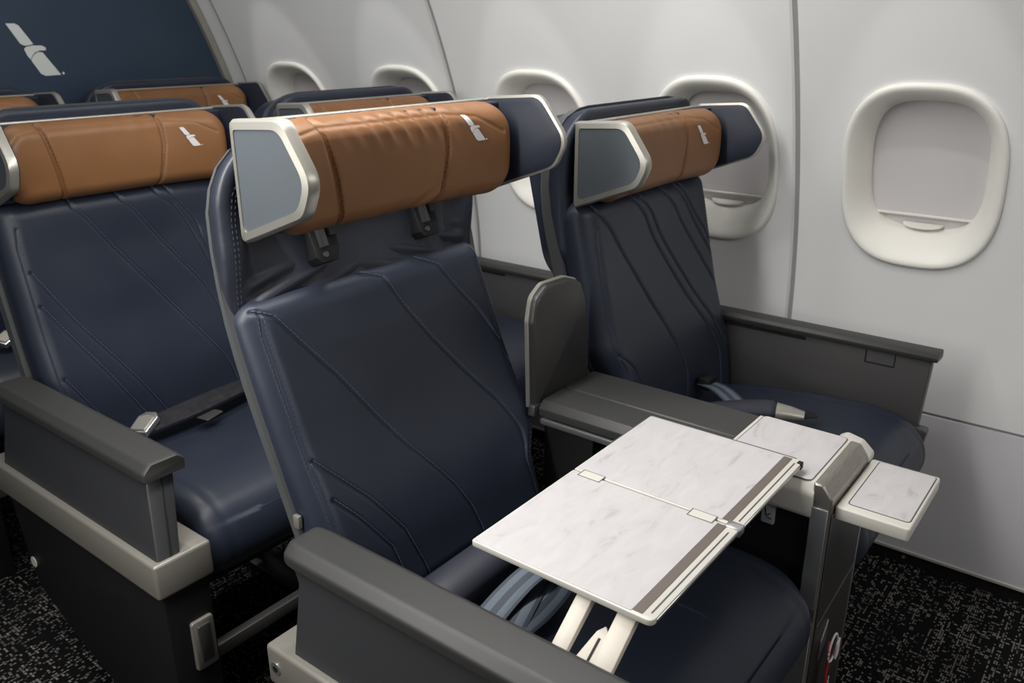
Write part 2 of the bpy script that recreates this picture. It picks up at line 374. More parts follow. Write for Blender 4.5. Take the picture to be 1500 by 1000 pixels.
def headrest(root, dy, dz):
    """Navy plate, tan cushion, two wings with metal rims; upright position is the zero."""
    b_ = prism(rpoly([(-.262, .962), (-.262, 1.110), (.262, 1.110), (.262, .962)], .008), 'y', .885, .924, .004)
    h = link('headrest', from_bm(b_), 'navy2', root, (0, dy, dz))
    # tan cushion; the raised one is stretched into pleats near its right seam
    up = dz > 0; key = 'up' if up else 'low'; wr = wob(5, 12, 70)
    def ex(U, W):
        wz = W-1.033
        q = -.022*np.abs(U/.25)**2.2+(.0022 if up else .0014)*wr(U, W)
        if up:
            q = q+.0042*np.sin(U*190+W*60+2.2*np.sin(W*34))*np.exp(-((U-.01)/.10)**2)*smooth01((W-1.050)/.05)
            q = q+.0030*np.sin(U*120-W*170)*np.exp(-((U-.05)/.05)**2)*smooth01((.995-W)/.03)
        else:
            q = q+.0010*np.sin(U*150+W*40)*np.exp(-((U-.03)/.09)**2)*smooth01((W-1.06)/.05)
        q = q-.009*np.cos(np.clip(wz/.078, -1, 1)*math.pi/2)-.004*np.cos(np.clip((U+.04)/.12, -1, 1)*math.pi/2)
        return q+.868
    seams = [([(-.172, 1.13), (-.165, 1.09), (-.138, .94)], .0095, .0036), ([(.086, 1.13), (.088, 1.05), (.070, .94)], .0095, .0036),
             ([(-.25, 1.060), (-.215, 1.094), (-.17, 1.100), (.09, 1.100), (.16, 1.093), (.215, 1.066)], .0018, .0024)]
    pad = Pad(.248, .955, 1.112 if not up else 1.113, .048, .030, .036, .892, ex, seams)
    cme = cached('hrc'+key, lambda: pad.mesh(190, 90)); new = not cme.materials
    if new: cme.materials.append(M['brown'])
    cu = link('headrest_cushion', cme, None, h, smooth=None); cme.shade_smooth()
    for q_, ln in enumerate(([(.0885, 1.10), (.088, 1.05), (.072, .965)], [(-.170, 1.10), (-.165, 1.09), (-.141, .965)])):
        st = cached('hrt%d%s' % (q_, key), lambda: from_bm(threads(pad, [ln], r=.0007, offs=(.0038,))))
        if not st.materials: st.materials.append(M['brownthread'])
        link('stitching', st, None, h, smooth=None)
    def lf(a, c):
        U, W = .127+a*.045, (1.054 if up else 1.038)+c*.043; return (U, float(pad.surf([U], [W])[0])-.0012, W)
    lg = cached('hrl'+key, lambda: from_bm(logo_bm(lf)))
    if not lg.materials: lg.materials.append(M['logo'])
    link('logo', lg, None, h, smooth=None)
    # top rim
    link('top_trim', from_bm(box(-.266, .266, .911, .926, 1.1085, 1.1145, .0025)), 'rim', h)
    for s in (-1, 1):
        fl = lambda y: .05*(.925-y)
        def ring(poly, x): return [((x+fl(p[0]))*s, p[0], p[1]) for p in poly]
        rr = [.008, .006, .030, .035, .035]
        P0 = rpoly(WING, rr); P1 = rpoly(inset(WING, .0035), rr); P2 = rpoly(inset(WING, .013), rr); P3 = rpoly(inset(WING, .0045), rr); P4 = rpoly(inset(WING, .014), rr)
        # core padded leather (inner face)
        core = loft([ring(P4, .250), ring(P3, .2535), ring(P3, .262)])
        link('headrest_wing', from_bm(core), 'navy2', h)
        rim = loft([ring(P3, .2555), ring(P0, .2570), ring(P0, .266), ring(P1, .2725), ring(P2, .2745), ring(P2, .270)], cap=False)
        link('wing_rim', from_bm(rim), 'rim', h)
        pan = loft([ring(P2, .262), ring(P2, .2725)])
        link('wing_panel', from_bm(pan), 'wing', h, smooth=25)
    return h

def narrow(me, sgn, lim, amt):
    for v in me.vertices:
        x, w_ = v.co.x*sgn, v.co.z
        a = smooth01(np.array((lim-w_)/.08)); b_ = smooth01(np.array((x-.12)/.13))
        v.co.x -= sgn*amt*float(a*b_)
def back(root, kind, reclined):
    th, py, pz = (22, .835, .46) if reclined else (13, .775, .45)
    rot = (-R(th), 0, 0); loc = (0, py, pz)
    sm = {'A': SEAMS_A, 'B': SEAMS_B, 'C': SEAMS_C}[kind]
    def ex(U, W):
        q = .012*(1-np.clip(np.abs(U)/.235, 0, 1)**2)*smooth01((.50-W)/.1)-.010*smooth01(1-np.abs(W-.12)/.16)
        return q+.0012*wob(2, 8, 40)(U, W)
    side = [([(-.240, .47), (-.246, .43), (-.246, .0)], .0022, .0025), ([(.240, .47), (.246, .43), (.246, .0)], .0022, .0025)]
    pad = Pad(.272, -.06, .492 if reclined else .530, .035, .045, .040, .075 if not reclined else .05, ex, [(s, .0042, .0034) for s in sm]+side)
    b_ = link('backrest', pad.mesh(200, 210), 'navy', root, loc, rot, smooth=None); b_.data.shade_smooth()
    for ln in sm: link('stitching', from_bm(threads(pad, [ln], r=.0008, gap=.0, step=.008, offs=(.0032,))), 'thread', b_, smooth=None)
    for ln in side:
        for of in (-.0042, .0042): link('stitching', from_bm(threads(pad, [ln[0]], r=.0007, offs=(of,))), 'darkthread', b_, smooth=None)
    # cover above the shoulder, shell behind
    d0 = .055 if not reclined else .006; kb = .8 if not reclined else 1.2
    wr = wob(11, 14, 60)
    def ex2(U, W):
        rec = smooth01((.250-np.abs(U))/.03)*smooth01((.668-W)/.03)
        q = d0-kb*np.maximum(0, W-.42)**2+(.026*smooth01((.57-W)/.12)*(1-rec) if reclined else 0)+(.018 if reclined else .018)*rec
        if reclined:
            q = q+.004*rec*wr(U, W)*smooth01((.62-W)/.1)+.004*rec*np.sin((W+.25*np.abs(U+.02))*210)*smooth01((.535-W)/.03)*(.4+np.abs(U)*3)
        return q
    pad2 = Pad(.276, .36 if not reclined else .40, .705, .085, .018, .016, d0+(.036 if reclined else .07), ex2, [])
    c = link('upper_back_cover', pad2.mesh(130, 110), 'fabric' if reclined else 'navy', root, loc, rot, smooth=None); c.data.shade_smooth()
    if reclined:
        for ln in ([(-.256, .43), (-.256, .60), (-.252, .63), (-.228, .67), (-.19, .685)], [(.256, .43), (.256, .60), (.252, .63), (.228, .67)]):
            for of in (-.003, .003): link('stitching', from_bm(threads(pad2, [ln], r=.0007, offs=(of,))), 'darkthread', c, smooth=None)
        link('label_patch', from_bm(threads(pad2, [[(-.017, .527), (.034, .526), (.034, .552), (-.017, .553), (-.017, .527)]], r=.0005, gap=0)), 'darkthread', c, smooth=None)
        for u in (-.098, .133):
            q = prism([(u-.026, .522), (u-.026, .68), (u+.024, .68), (u+.024, .535), (u+.015, .512), (u-.018, .512)], 'y', -.004, .03, .001)
            br = link('bracket', from_bm(q), 'black', c, (0, -.012, 0), smooth=30)
            link('bracket_rail', from_bm(box(u-.015, u-.003, -.014, 0, .535, .67, .001, 1)), 'gloss', c, (0, -.012, 0))
            link('bracket_rail', from_bm(box(u+.006, u+.020, -.012, 0, .55, .67, .001, 1)), 'black', c, (0, -.012, 0))
            link('bracket_screw', from_bm(tube([(u-.009, 0, .524), (u-.009, -.008, .524)], .0045, 12)), 'darkmetal', c, (0, -.012, 0))
    # shell
    t0 = .072 if not reclined else .036; t1 = .105 if not reclined else .058
    rings = []
    for w_, ex_ in [(-.14, .02), (-.1, .004)]+[(v, 0) for v in np.linspace(-.05, .62, 14)]+[(.65, .006), (.675, .018), (.695, .04), (.708, .075), (.712, .11)]:
        bd = -kb*max(0, w_-.42)**2
        q = .279-ex_; dd0 = t0+bd; dd1 = t1+bd
        if reclined: dd1 -= .010*min(1, max(0, (w_-.35)/.15)); dd0 -= .004*min(1, max(0, (w_-.35)/.1))
        else: dd0 += .02*min(1, max(0, (w_-.40)/.15)); dd1 += .015*min(1, max(0, (w_-.40)/.15))
        rings.append([(-q, dd0, w_), (q, dd0, w_), (q, dd1-.008, w_), (q-.008, dd1, w_), (-q+.008, dd1, w_), (-q, dd1-.008, w_)])
    link('back_shell', from_bm(loft(rings)), 'shell', root, loc, rot, smooth=35)
    sgn, lim, amt = {'A': (1, .13, .03), 'B': (1, .46, .052), 'C': (-1, .23, .026)}[kind]
    for o in root.children:
        if o.name.split('.')[0] in ('backrest', 'back_shell'):
            narrow(o.data, sgn, lim, amt)
            for ch in o.children: narrow(ch.data, sgn, lim, amt)
    return pad

def cushion(root, x0, x1):
    pr = catmull([(0, .83, .435), (0, .72, .462), (0, .60, .478), (0, .48, .488), (0, .40, .488), (0, .345, .474), (0, .308, .44), (0, .293, .40), (0, .30, .36), (0, .33, .335), (0, .40, .328)], 7)
    P = [(p.y, p.z) for p in pr]+[(.83, .328)]; n = len(P); hw = (x1-x0)/2; xc = (x0+x1)/2; rings = []
    xs = [hw*math.sin(t*math.pi/2) for t in np.linspace(-1, 1, 61)]
    for x in xs:
        e = min(1, max(0, (hw-abs(x))/.04)); ins = .032*(1-math.sqrt(max(0, 1-(1-e)**2)))
        ring = []
        for i, (y, z) in enumerate(P):
            a = P[max(i-1, 0)]; c = P[min(i+1, n-1)]; tx, tz = c[0]-a[0], c[1]-a[1]; l = math.hypot(tx, tz)
            nx, nz = tz/l, -tx/l   # inward normal
            if i == n-1: nx, nz = 0, 1
            g = ins+.006*math.exp(-((abs(x)-(hw-.05))/.004)**2)*(1 if i < n-8 else 0)*.5
            dip = .008*(1-(x/hw)**2)*(1 if z > .44 else 0)
            ring.append((xc+x, y+(-nx if False else nx*0)+(-0)+(g*(1 if False else 0))+_iny(y, z)*g, z+_inz(y, z)*g-dip))
        rings.append(ring)
    o = link('seat_cushion', from_bm(loft(rings)), 'navy', root, smooth=60)
    return o
def _iny(y, z):
    cx, cz = max(.40, y), .408
    dx, dz = cx-y, cz-z; l = math.hypot(dx, dz) or 1; return dx/l
def _inz(y, z):
    cx, cz = max(.40, y), .408
    dx, dz = cx-y, cz-z; l = math.hypot(dx, dz) or 1; return dz/l

def ribbon(path, wid, normal_up=(0, 0, 1), thick=.0015, bm=None, width_dir=None):
    """Flat webbing along a path; UV x runs across its width."""
    b_ = bm or bmesh.new(); uvl = b_.loops.layers.uv.get('UVMap') or b_.loops.layers.uv.new('UVMap')
    P = catmull(path, 8); rows = []
    for i, p in enumerate(P):
        t = (P[min(i+1, len(P)-1)]-P[max(i-1, 0)]).normalized()
        a = Vector(width_dir).normalized() if width_dir else t.cross(Vector(normal_up)).normalized()
        nrm = a.cross(t).normalized()
        rows.append([p+a*wid*(k/6-.5)+nrm*o for o in (0, thick) for k in (range(7) if o == 0 else range(6, -1, -1))])
    V = [[b_.verts.new(q) for q in r_] for r_ in rows]; n = 14
    ux = [k/6 for k in range(7)]+[k/6 for k in range(6, -1, -1)]
    for i in range(len(V)-1):
        for j in range(n):
            f = b_.faces.new((V[i][j], V[i][(j+1) % n], V[i+1][(j+1) % n], V[i+1][j]))
            for lp, uu in zip(f.loops, (ux[j], ux[(j+1) % n], ux[(j+1) % n], ux[j])): lp[uvl].uv = (uu, i*.1)
    b_.faces.new(V[0][::-1]); b_.faces.new(V[-1])
    return b_

def aisle_seat(name, label, kind, reclined, Xc, Y0):
    root = empty(name, (Xc, Y0, 0), label, 'seat', 'navy airline seats with tan headrests')
    def X(v): return v-Xc
    back(root, kind, reclined); headrest(root, *((.070, .054) if reclined else (0, 0)))
    cushion(root, X(.683), X(1.178))
    # armrest pad: rounded section swept along y with softened ends
    sec = rpoly([(X(.586), .589), (X(.586), .606), (X(.600), .620), (X(.652), .620), (X(.664), .610), (X(.664), .589)], [.004, .011, .012, .012, .010, .004], 8)
    cy = .6045; cx = X(.625); rings = []
    for y, k in [(.296, .90), (.299, .965), (.304, .99), (.312, 1)]+[(v, 1) for v in np.linspace(.33, .82, 20)]+[(.835, .99), (.846, .96), (.853, .90), (.856, .8)]:
        dz = -.06*max(0, (y-.80))**1.5 if False else 0
        rings.append([(cx+(p[0]-cx)*k, y, cy+(p[1]-cy)*k) for p in sec])
    a = link('armrest', from_bm(loft(rings)), 'cap', root, smooth=50)
    rings = []
    for z in np.linspace(.463, .590, 6):
        t = (z-.463)/.127; xo = .570+.028*t; xi = .612+.036*t; yf = .262+.050*t; yr = .826+.006*t+.018*max(0, (t-.75)/.25)**2
        rings.append([(X(p[0]), p[1], z) for p in rpoly([(xo, yf), (xi, yf), (xi, yr), (xo, yr)], .005, 3)])
    p_ = link('arm_panel', from_bm(loft(rings)), 'body', root, smooth=30)
    link('panel_lip', from_bm(box(X(.5945), X(.600), .31, .845, .5860, .5885, .0008, 1)), 'darkmetal', p_)
    link('panel_front', from_bm(tube([(X(.594), .2615, .466), (X(.624), .3112, .588)], .0012, 6)), 'black', p_)
    # side beam
    poly = [(X(.558), .254), (X(.664), .254), (X(.664), .300), (X(.664), .875), (X(.558), .875)]
    bm_ = prism(poly, 'z', .397, .464, .006, 3)
    be = link('side_beam', from_bm(bm_), 'beam', root, smooth=40)
    bt = tube([(X(.558)+.001, .855, .430), (X(.558)-.0012, .855, .430)], .0105, 20); link('bolt', from_bm(bt), 'silver', be)
    bt = tube([(X(.558), .855, .430), (X(.558)-.002, .855, .430)], .005, 16); link('bolt', from_bm(bt), 'black', be)
    # shroud with a curved tail
    poly = rpoly([(.262, .0), (.262, .396), (.84, .396), (.83, .36), (.79, .19), (.66, .13), (.49, .07), (.40, .0)], [.005, .005, .01, .03, .08, .05, .05, .01])
    sh = link('base_shroud', from_bm(prism(poly, 'x', X(.570), X(.655), .004, 2)), 'black', root, smooth=35)
    fr = bmesh.new()
    outer = rpoly([(X(.606), .222), (X(.606), .322), (X(.648), .322), (X(.648), .222)], .006)
    prism(outer, 'y', .254, .2625, .002, 2, fr)
    la = link('latch', from_bm(fr), 'beam', sh)
    link('latch_handle', from_bm(prism(rpoly([(X(.615), .236), (X(.615), .312), (X(.639), .312), (X(.639), .236)], .004), 'y', .2505, .256, .0015, 2)), 'darkmetal', sh)
    bt = tube([(X(.571), .785, .245), (X(.5685), .785, .245)], .012, 24); link('cover_cap', from_bm(bt), 'white', sh)
    # frame under the cushion
    link('seat_pan', from_bm(box(X(.670), X(1.178), .37, .84, .29, .332, .006, 2)), 'black', root)
    link('crossbar', from_bm(box(X(.655), X(1.20), .275, .295, .205, .232, .004, 2)), 'darkmetal', root)
    for yy in (.42, .76):
        link('leg', from_bm(box(X(1.05), X(1.09), yy-.02, yy+.02, 0, .30, .004, 2)), 'black', root)
    link('floor_track_cover', from_bm(box(X(1.03), X(1.11), .30, 1.0, 0, .018, .004, 2)), 'darkmetal', root)
    # little clip at the foot of the back shell
    if reclined:
        link('shell_clip', from_bm(box(X(.664), X(.672), .915, .928, .580, .602, .002, 2)), 'beam', root, (0, 0, 0))
    return root

def window_seat(name, label, kind, Xc, Y0):
    root = empty(name, (Xc, Y0, 0), label, 'seat', 'navy airline seats with tan headrests')
    def X(v): return v-Xc
    back(root, kind, False); headrest(root, 0, 0)
    cushion(root, X(1.405), X(1.902))
    # side panel with armrest ledge along the wall
    poly = rpoly([(.322, .603), (1.055, .603), (1.055, .40), (.345, .40), (.330, .43)], .006)
    pn = link('side_panel', from_bm(prism(poly, 'x', X(1.920), X(1.950), .003, 2)), 'panel', root, smooth=30)
    sec = rpoly([(X(1.908), .603), (X(1.906), .614), (X(1.914), .622), (X(1.957), .622), (X(1.964), .612), (X(1.960), .600)], .004, 3)
    rings = [[(p[0], y, p[1]) for p in sec] for y in (.310, 1.055)]
    link('armrest', from_bm(bev(loft(rings), .002, 2)), 'cap', root, smooth=40)
    link('panel_groove', from_bm(box(X(1.9165), X(1.9205), .60, 1.05, .590, .597, .001, 1)), 'black', pn)
    g = bmesh.new()
    for bx in ((.397, .399, .57, .60), (.460, .462, .57, .60), (.397, .462, .568, .5705)):
        box(X(1.9188), X(1.9202), bx[0], bx[1], bx[2], bx[3], 0, 1, g)
    link('small_door', from_bm(g), 'black', pn, smooth=None)
    poly = rpoly([(.306, .440), (.52, .445), (.52, .30), (.345, .30), (.312, .40)], .008)
    link('side_bracket', from_bm(prism(poly, 'x', X(1.912), X(1.940), .003, 2)), 'panel', root, smooth=30)
    link('seat_pan', from_bm(box(X(1.43), X(1.92), .40, .84, .29, .332, .006, 2)), 'black', root)
    link('seat_pan', from_bm(box(X(1.40), X(1.44), .40, .84, .24, .40, .006, 2)), 'navy', root)
    for yy in (.46, .76):
        link('leg', from_bm(box(X(1.60), X(1.64), yy-.02, yy+.02, 0, .30, .004, 2)), 'black', root)
    return root

XA, XW, PITCH_ROW = .945, 1.66, .91
a1 = aisle_seat('airline_seat', 'reclined navy leather aisle seat in front, raised tan headrest, white tray table over it', 'A', True, XA, 0)
a2 = aisle_seat('airline_seat', 'upright navy aisle seat directly behind the reclined one, grey armrest at left edge', 'B', False, XA, PITCH_ROW)
w1 = window_seat('airline_seat', 'navy window seat beside the centre console, nearest the big oval window', 'C', XW, 0)
a3 = copy_tree(a2); a3.location = (XA, PITCH_ROW*2, 0); a3['label'] = 'last-row aisle seat by the navy bulkhead, only its headrest end at the left edge showing'
w2 = copy_tree(w1); w2.location = (XW, PITCH_ROW, 0); w2['label'] = 'navy window seat whose tan headrest top peeks out behind the reclined front seat'
w3 = copy_tree(w1); w3.location = (XW, PITCH_ROW*2, 0); w3['label'] = 'last-row window seat under the navy bulkhead, tan headrest with small silver logo'

for st, dz_ in ((a2, -.003), (a3, -.012), (w2, -.010), (w3, -.012)):
    for ch in [o for o in bpy.data.objects if o.parent == st and o.name.split('.')[0] in ('headrest', 'upper_back_cover', 'back_shell')]: ch.location.z += dz_

# ---------------------------------------------------------------- centre console
def console(label, Y0):
    root = empty('center_console', (1.29, Y0, 0), label, 'console', 'grey centre consoles between the seats')
    X = lambda v: v-1.29
    # padded arm
    sec = rpoly([(X(1.19), .590), (X(1.19), .606), (X(1.203), .619), (X(1.272), .6205), (X(1.276), .6175), (X(1.280), .6205), (X(1.384), .6195), (X(1.392), .612), (X(1.392), .585)], .004, 3)
    rings = [[(p[0], y, p[1]) for p in sec] for y in (.498, .856)]
    link('console_armrest', from_bm(bev(loft(rings), .002, 2, 50)), 'cap', root, smooth=30)
    link('trim_strip', from_bm(box(X(1.187), X(1.20), .50, .85, .575, .587, .002, 2)), 'silver', root)
    link('side_wall', from_bm(box(X(1.365), X(1.390), .335, .79, .05, .588, .003, 2)), 'black', root)
    # front storage box and its rear bulk
    bx = link('console_body', from_bm(box(X(1.205), X(1.366), .335, .56, .06, .560, .004, 2)), 'black', root)
    link('console_body', from_bm(box(X(1.228), X(1.362), .755, .870, .06, .584, .004, 2)), 'black', root)
    link('console_body', from_bm(box(X(1.205), X(1.366), .56, .755, .06, .40, .004, 2)), 'black', root)
    # outlet with a small icon
    so = prism(rpoly([(.389, .524), (.389, .566), (.411, .566), (.411, .524)], .003), 'x', X(1.199), X(1.206), .0015, 2)
    link('power_outlet', from_bm(so), 'outlet', root)
    ic = bmesh.new()
    for P_ in ([(1, 0, .4060, .5550), (0, 0, .4020, .5380)], [(0, 0, .4020, .5380), (0, 0, .3960, .5440)], [(0, 0, .4000, .5360), (0, 0, .3930, .5340)]):
        tube([(X(1.1986), p[2], p[3]) for p in P_], .0008, 6, ic)
    link('outlet_icon', from_bm(ic), 'black', root)
    # white cocktail top with marble inlay
    wt = rpoly([(X(1.190), .560), (X(1.190), .606), (X(1.205), .6215), (X(1.385), .6215), (X(1.392), .614), (X(1.392), .560)], [.012, .016, .01, .004, .004, .004], 4)
    rings = [[(p[0], y, p[1]) for p in wt] for y in (.330, .497)]
    top = link('cocktail_top', from_bm(bev(loft(rings), .0015, 2, 50)), 'white', root, smooth=30)
    link('marble_inlay', from_bm(prism(rpoly([(X(1.203), .340), (X(1.203), .489), (X(1.386), .489), (X(1.386), .340)], .010), 'z', .6215, .6228, .0005, 1)), 'marble', root)
    gr = bmesh.new(); A = rpoly([(X(1.2015), .3385), (X(1.2015), .4905), (X(1.3875), .4905), (X(1.3875), .3385)], .011)
    loft([[(p[0], p[1], .6216) for p in A], [(p[0], p[1], .6222) for p in A]], bm=gr)
    link('inlay_groove', from_bm(gr), 'shell', root)
    # brushed post wrapping over the front
    pr_ = [(.331, .580), (.331, .6235), (.316, .6245), (.306, .615), (.303, .595), (.303, .0), (.331, .0)]
    rings = []
    for x, k in ((1.1935, .0025), (1.196, 0), (1.34, 0), (1.375, 0), (1.392, .004)):
        q = rpoly(inset([(.333, .0), (.333, .6245), (.318, .6245), (.302, .604), (.302, 0)], k), [.002, .003, .008, .010, .002], 4)
        rings.append([(X(x), p[0], p[1]-(.004 if x > 1.38 else 0)) for p in q])
    link('front_post', from_bm(loft(rings)), 'brushed', root, smooth=35)
    link('front_post_face', from_bm(box(X(1.199), X(1.388), .2995, .3022, .0, .575, .001, 1)), 'gloss', root)
    link('front_post_side', from_bm(box(X(1.1905), X(1.194), .305, .331, .40, .585, .001, 1)), 'poststrip', root)
    link('front_post_side', from_bm(box(X(1.1905), X(1.194), .305, .345, .0, .375, .001, 1)), 'poststrip', root)
    # bright corner line, diagonal parting line
    link('corner_trim', from_bm(box(X(1.388), X(1.392), .298, .303, .0, .575, .001, 1)), 'silver', root)
    link('parting_line', from_bm(tube([(X(1.385), .2993, .385), (X(1.2), .2993, .365)], .0014, 6)), 'darkmetal', root)
    link('hook_plate', from_bm(prism([(X(1.235), .275), (X(1.235), .315), (X(1.262), .345), (X(1.262), .30)], 'y', .296, .2995, .001, 1)), 'silver', root)
    # sliding tray in front of the post
    tr = rpoly([(X(1.208), .191), (X(1.208), .3005), (X(1.405), .3005), (X(1.405), .191)], .006)
    link('side_tray', from_bm(prism(tr, 'z', .566, .5885, .0030, 3)), 'white', root, smooth=35)
    ti = rpoly([(X(1.228), .197), (X(1.228), .286), (X(1.399), .286), (X(1.399), .197)], .006)
    link('inlay_groove', from_bm(prism(inset(ti, -.0018), 'z', .588, .5889, 0)), 'shell', root)
    link('marble_inlay', from_bm(prism(ti, 'z', .588, .5895, .0004, 1)), 'marble', root)
    # white lever at the window side
    lv = rpoly([(.302, .580), (.302, .594), (.322, .612), (.350, .618), (.364, .610), (.364, .586)], .012, 8)
    link('release_lever', from_bm(prism(lv, 'x', X(1.393), X(1.424), .007, 4)), 'white', root)
    # upright divider behind the arm: flat face, canted face, metal edge
    def pl(y, zt, k=0): return y
    D = [(X(1.187), .602), (X(1.180), .775), (X(1.190), .820), (X(1.222), .840), (X(1.292), .838), (X(1.328), .826), (X(1.347), .78), (X(1.362), .602)]
    r0 = rpoly(D, [.004, .03, .025, .03, .03, .025, .04, .004], 8)
    cxm, czm = X(1.27), .72
    def depth(x): return -max(0, x-X(1.285))*.10
    rings = [[(cxm+(p[0]-cxm)*k, y+depth(p[0]), czm+(p[1]-czm)*k) for p in r0] for y, k in ((.866, .97), (.862, .985), (.868, 1), (.884, 1))]
    rings[0], rings[1] = [[(cxm+(p[0]-cxm)*.95, .860+depth(p[0]), czm+(p[1]-czm)*.95) for p in r0], [(cxm+(p[0]-cxm)*.985, .8625+depth(p[0]), czm+(p[1]-czm)*.985) for p in r0]]
    dv = link('divider', from_bm(loft(rings)), 'gloss', root, smooth=45)
    rr0 = [[(p[0]+(-.003 if p[0] < X(1.28) else .002)*1, y+depth(p[0]), p[1]+(.003 if p[1] > .7 else 0)) for p in r0] for y in (.873, .882)]
    link('divider_edge', from_bm(bev(loft(rr0), .001, 1)), 'rim', dv, smooth=35)
    sk = rpoly([(X(1.175), .590), (X(1.180), .612), (X(1.372), .612), (X(1.376), .590)], .004)
    link('divider_skirt', from_bm(prism(sk, 'y', .8572, .872, .003, 2)), 'body', dv)
    return root
c1 = console('grey console between the two front seats with marble-topped ledge and brushed post', 0)
c2 = copy_tree(c1); c2.location = (1.29, PITCH_ROW, 0); c2['label'] = 'centre console of the second row, half hidden behind the reclined front seat'

# ---------------------------------------------------------------- tray table
tt = empty('tray_table', (.98, .50, .640), 'open bi-fold tray table with white marble top over the front seat', 'table')
tx = lambda v: v-.98; ty = lambda v: v-.50
LX0, LXM, LX1, TY0, TY1 = .733, .980, 1.226, .362, .636
for k, (xa, xb) in enumerate(((LX0, LXM-.0015), (LXM+.0015, LX1))):
    cr = [.010, .005, .002, .002] if k == 0 else [.002, .002, .005, .006]
    P_ = [(tx(xa), ty(TY0)), (tx(xa), ty(TY1)), (tx(xb), ty(TY1)), (tx(xb), ty(TY0))]
    lf = link('table_leaf', from_bm(prism(rpoly(P_, cr), 'z', -.0085, 0, .0025, 2)), 'white', tt, smooth=35)
    q = [(tx(xa)+.003, ty(TY0)+.030), (tx(xa)+.003, ty(TY1)-.003), (tx(xb)-.003, ty(TY1)-.003), (tx(xb)-.003, ty(TY0)+.030)]
    link('marble_inlay', from_bm(prism(rpoly(q, .003), 'z', -.001, .0009, .0003, 1)), 'marble', lf)
    link('grip_strip', from_bm(box(tx(xa)+.006, tx(xb)-.005, ty(TY0)+.0165, ty(TY0)+.0295, -.001, .0007, .0003, 1)), 'strip', lf)
    link('rail_slot', from_bm(box(tx(xa)+.014, tx(xb)-.018, ty(TY0)+.0075, ty(TY0)+.0095, -.001, .0006, .0002, 1)), 'shell', lf)
    link('edge_trim', from_bm(box(tx(xa)+.01, tx(xb)-.01, ty(TY0)-.001, ty(TY0)+.002, -.007, -.002, .0008, 1)), 'silver', lf)
for yy in (TY1-.035, TY0+.055):
    hb = box(tx(LXM)-.012, tx(LXM)+.006, ty(yy)-.018, ty(yy)+.018, -.002, .0016, .0006, 1)
    h_ = link('hinge', from_bm(hb), 'white', tt)
    link('hinge_gap', from_bm(prism([(tx(LXM)-.0135, ty(yy)-.0195), (tx(LXM)-.0135, ty(yy)+.0195), (tx(LXM)+.0075, ty(yy)+.0195), (tx(LXM)+.0075, ty(yy)-.0195)], 'z', -.001, .0011)), 'shell', h_)
link('hinge', from_bm(box(tx(LXM)-.008, tx(LXM)+.010, ty(TY0)-.003, ty(TY0)+.020, -.011, .002, .002, 2)), 'silver', tt)
link('corner_latch', from_bm(box(tx(LX1)-.016, tx(LX1)-.006, ty(TY0)-.002, ty(TY0)+.006, -.010, .0015, .001, 1)), 'black', tt)
# rear dark edge
link('rear_trim', from_bm(box(tx(LXM)+.1, tx(LX1)+.0032, ty(TY1)-.262, ty(TY1)+.0025, -.0075, -.0002, .001, 1)), 'shell', tt)
# support arms from the armrest to the underside
for y0, y1 in ((.448, .470), (.386, .412)):
    P_ = [(tx(.660), -.082), (tx(.660), -.072), (tx(.745), -.0088), (tx(.80), -.0088), (tx(.80), -.020), (tx(.748), -.022)]
    link('support_arm', from_bm(prism(P_, 'y', ty(y0), ty(y1), .0015, 2)), 'cream', tt, smooth=30)
P_ = [(tx(.660), ty(.388)), (tx(.660), ty(.447)), (tx(.735), ty(.430)), (tx(.745), ty(.422)), (tx(.735), ty(.412))]
b_ = prism(P_, 'z', -.006, 0, .001, 1); bmesh.ops.rotate(b_, verts=b_.verts, cent=(tx(.66), 0, 0), matrix=Matrix.Rotation(-R(32), 3, 'Y'))
bmesh.ops.translate(b_, verts=b_.verts, vec=(0, 0, -.079))
g_ = link('brace_plate', from_bm(b_), 'cream', tt, smooth=30)
b_ = box(tx(.695), tx(.728), ty(.4205), ty(.4235), 0, .0008); bmesh.ops.rotate(b_, verts=b_.verts, cent=(tx(.66), 0, 0), matrix=Matrix.Rotation(-R(32), 3, 'Y'))
bmesh.ops.translate(b_, verts=b_.verts, vec=(0, 0, -.079)); link('brace_slot', from_bm(b_), 'black', g_)

# ---------------------------------------------------------------- seat belts
def buckle(parent, loc, rot, s=1.0):
    P_ = rpoly([(-.030, -.022), (-.030, .022), (.020, .024), (.034, .012), (.034, -.012), (.020, -.024)], .004)
    b_ = prism(P_, 'z', 0, .014, .003, 2)
    o = link('buckle', from_bm(b_), 'silver', parent, loc, rot, smooth=35)
    P_ = rpoly([(-.024, -.017), (-.024, .017), (.016, .017), (.022, 0), (.016, -.017)], .003)
    link('buckle_flap', from_bm(prism(P_, 'z', .013, .017, .001, 1)), 'rim', o)
    return o
def pouch(parent, path, r, m='pouch'):
    P_ = catmull(path, 8); n = len(P_); rs = []
    for i in range(n):
        t = i/(n-1); k = min(1, .55+3*min(t, 1-t)); rs.append((r*k, r*.72*k))
    return link('airbag_pouch', from_bm(tube(P_, rs, 20)), m, parent, smooth=60)
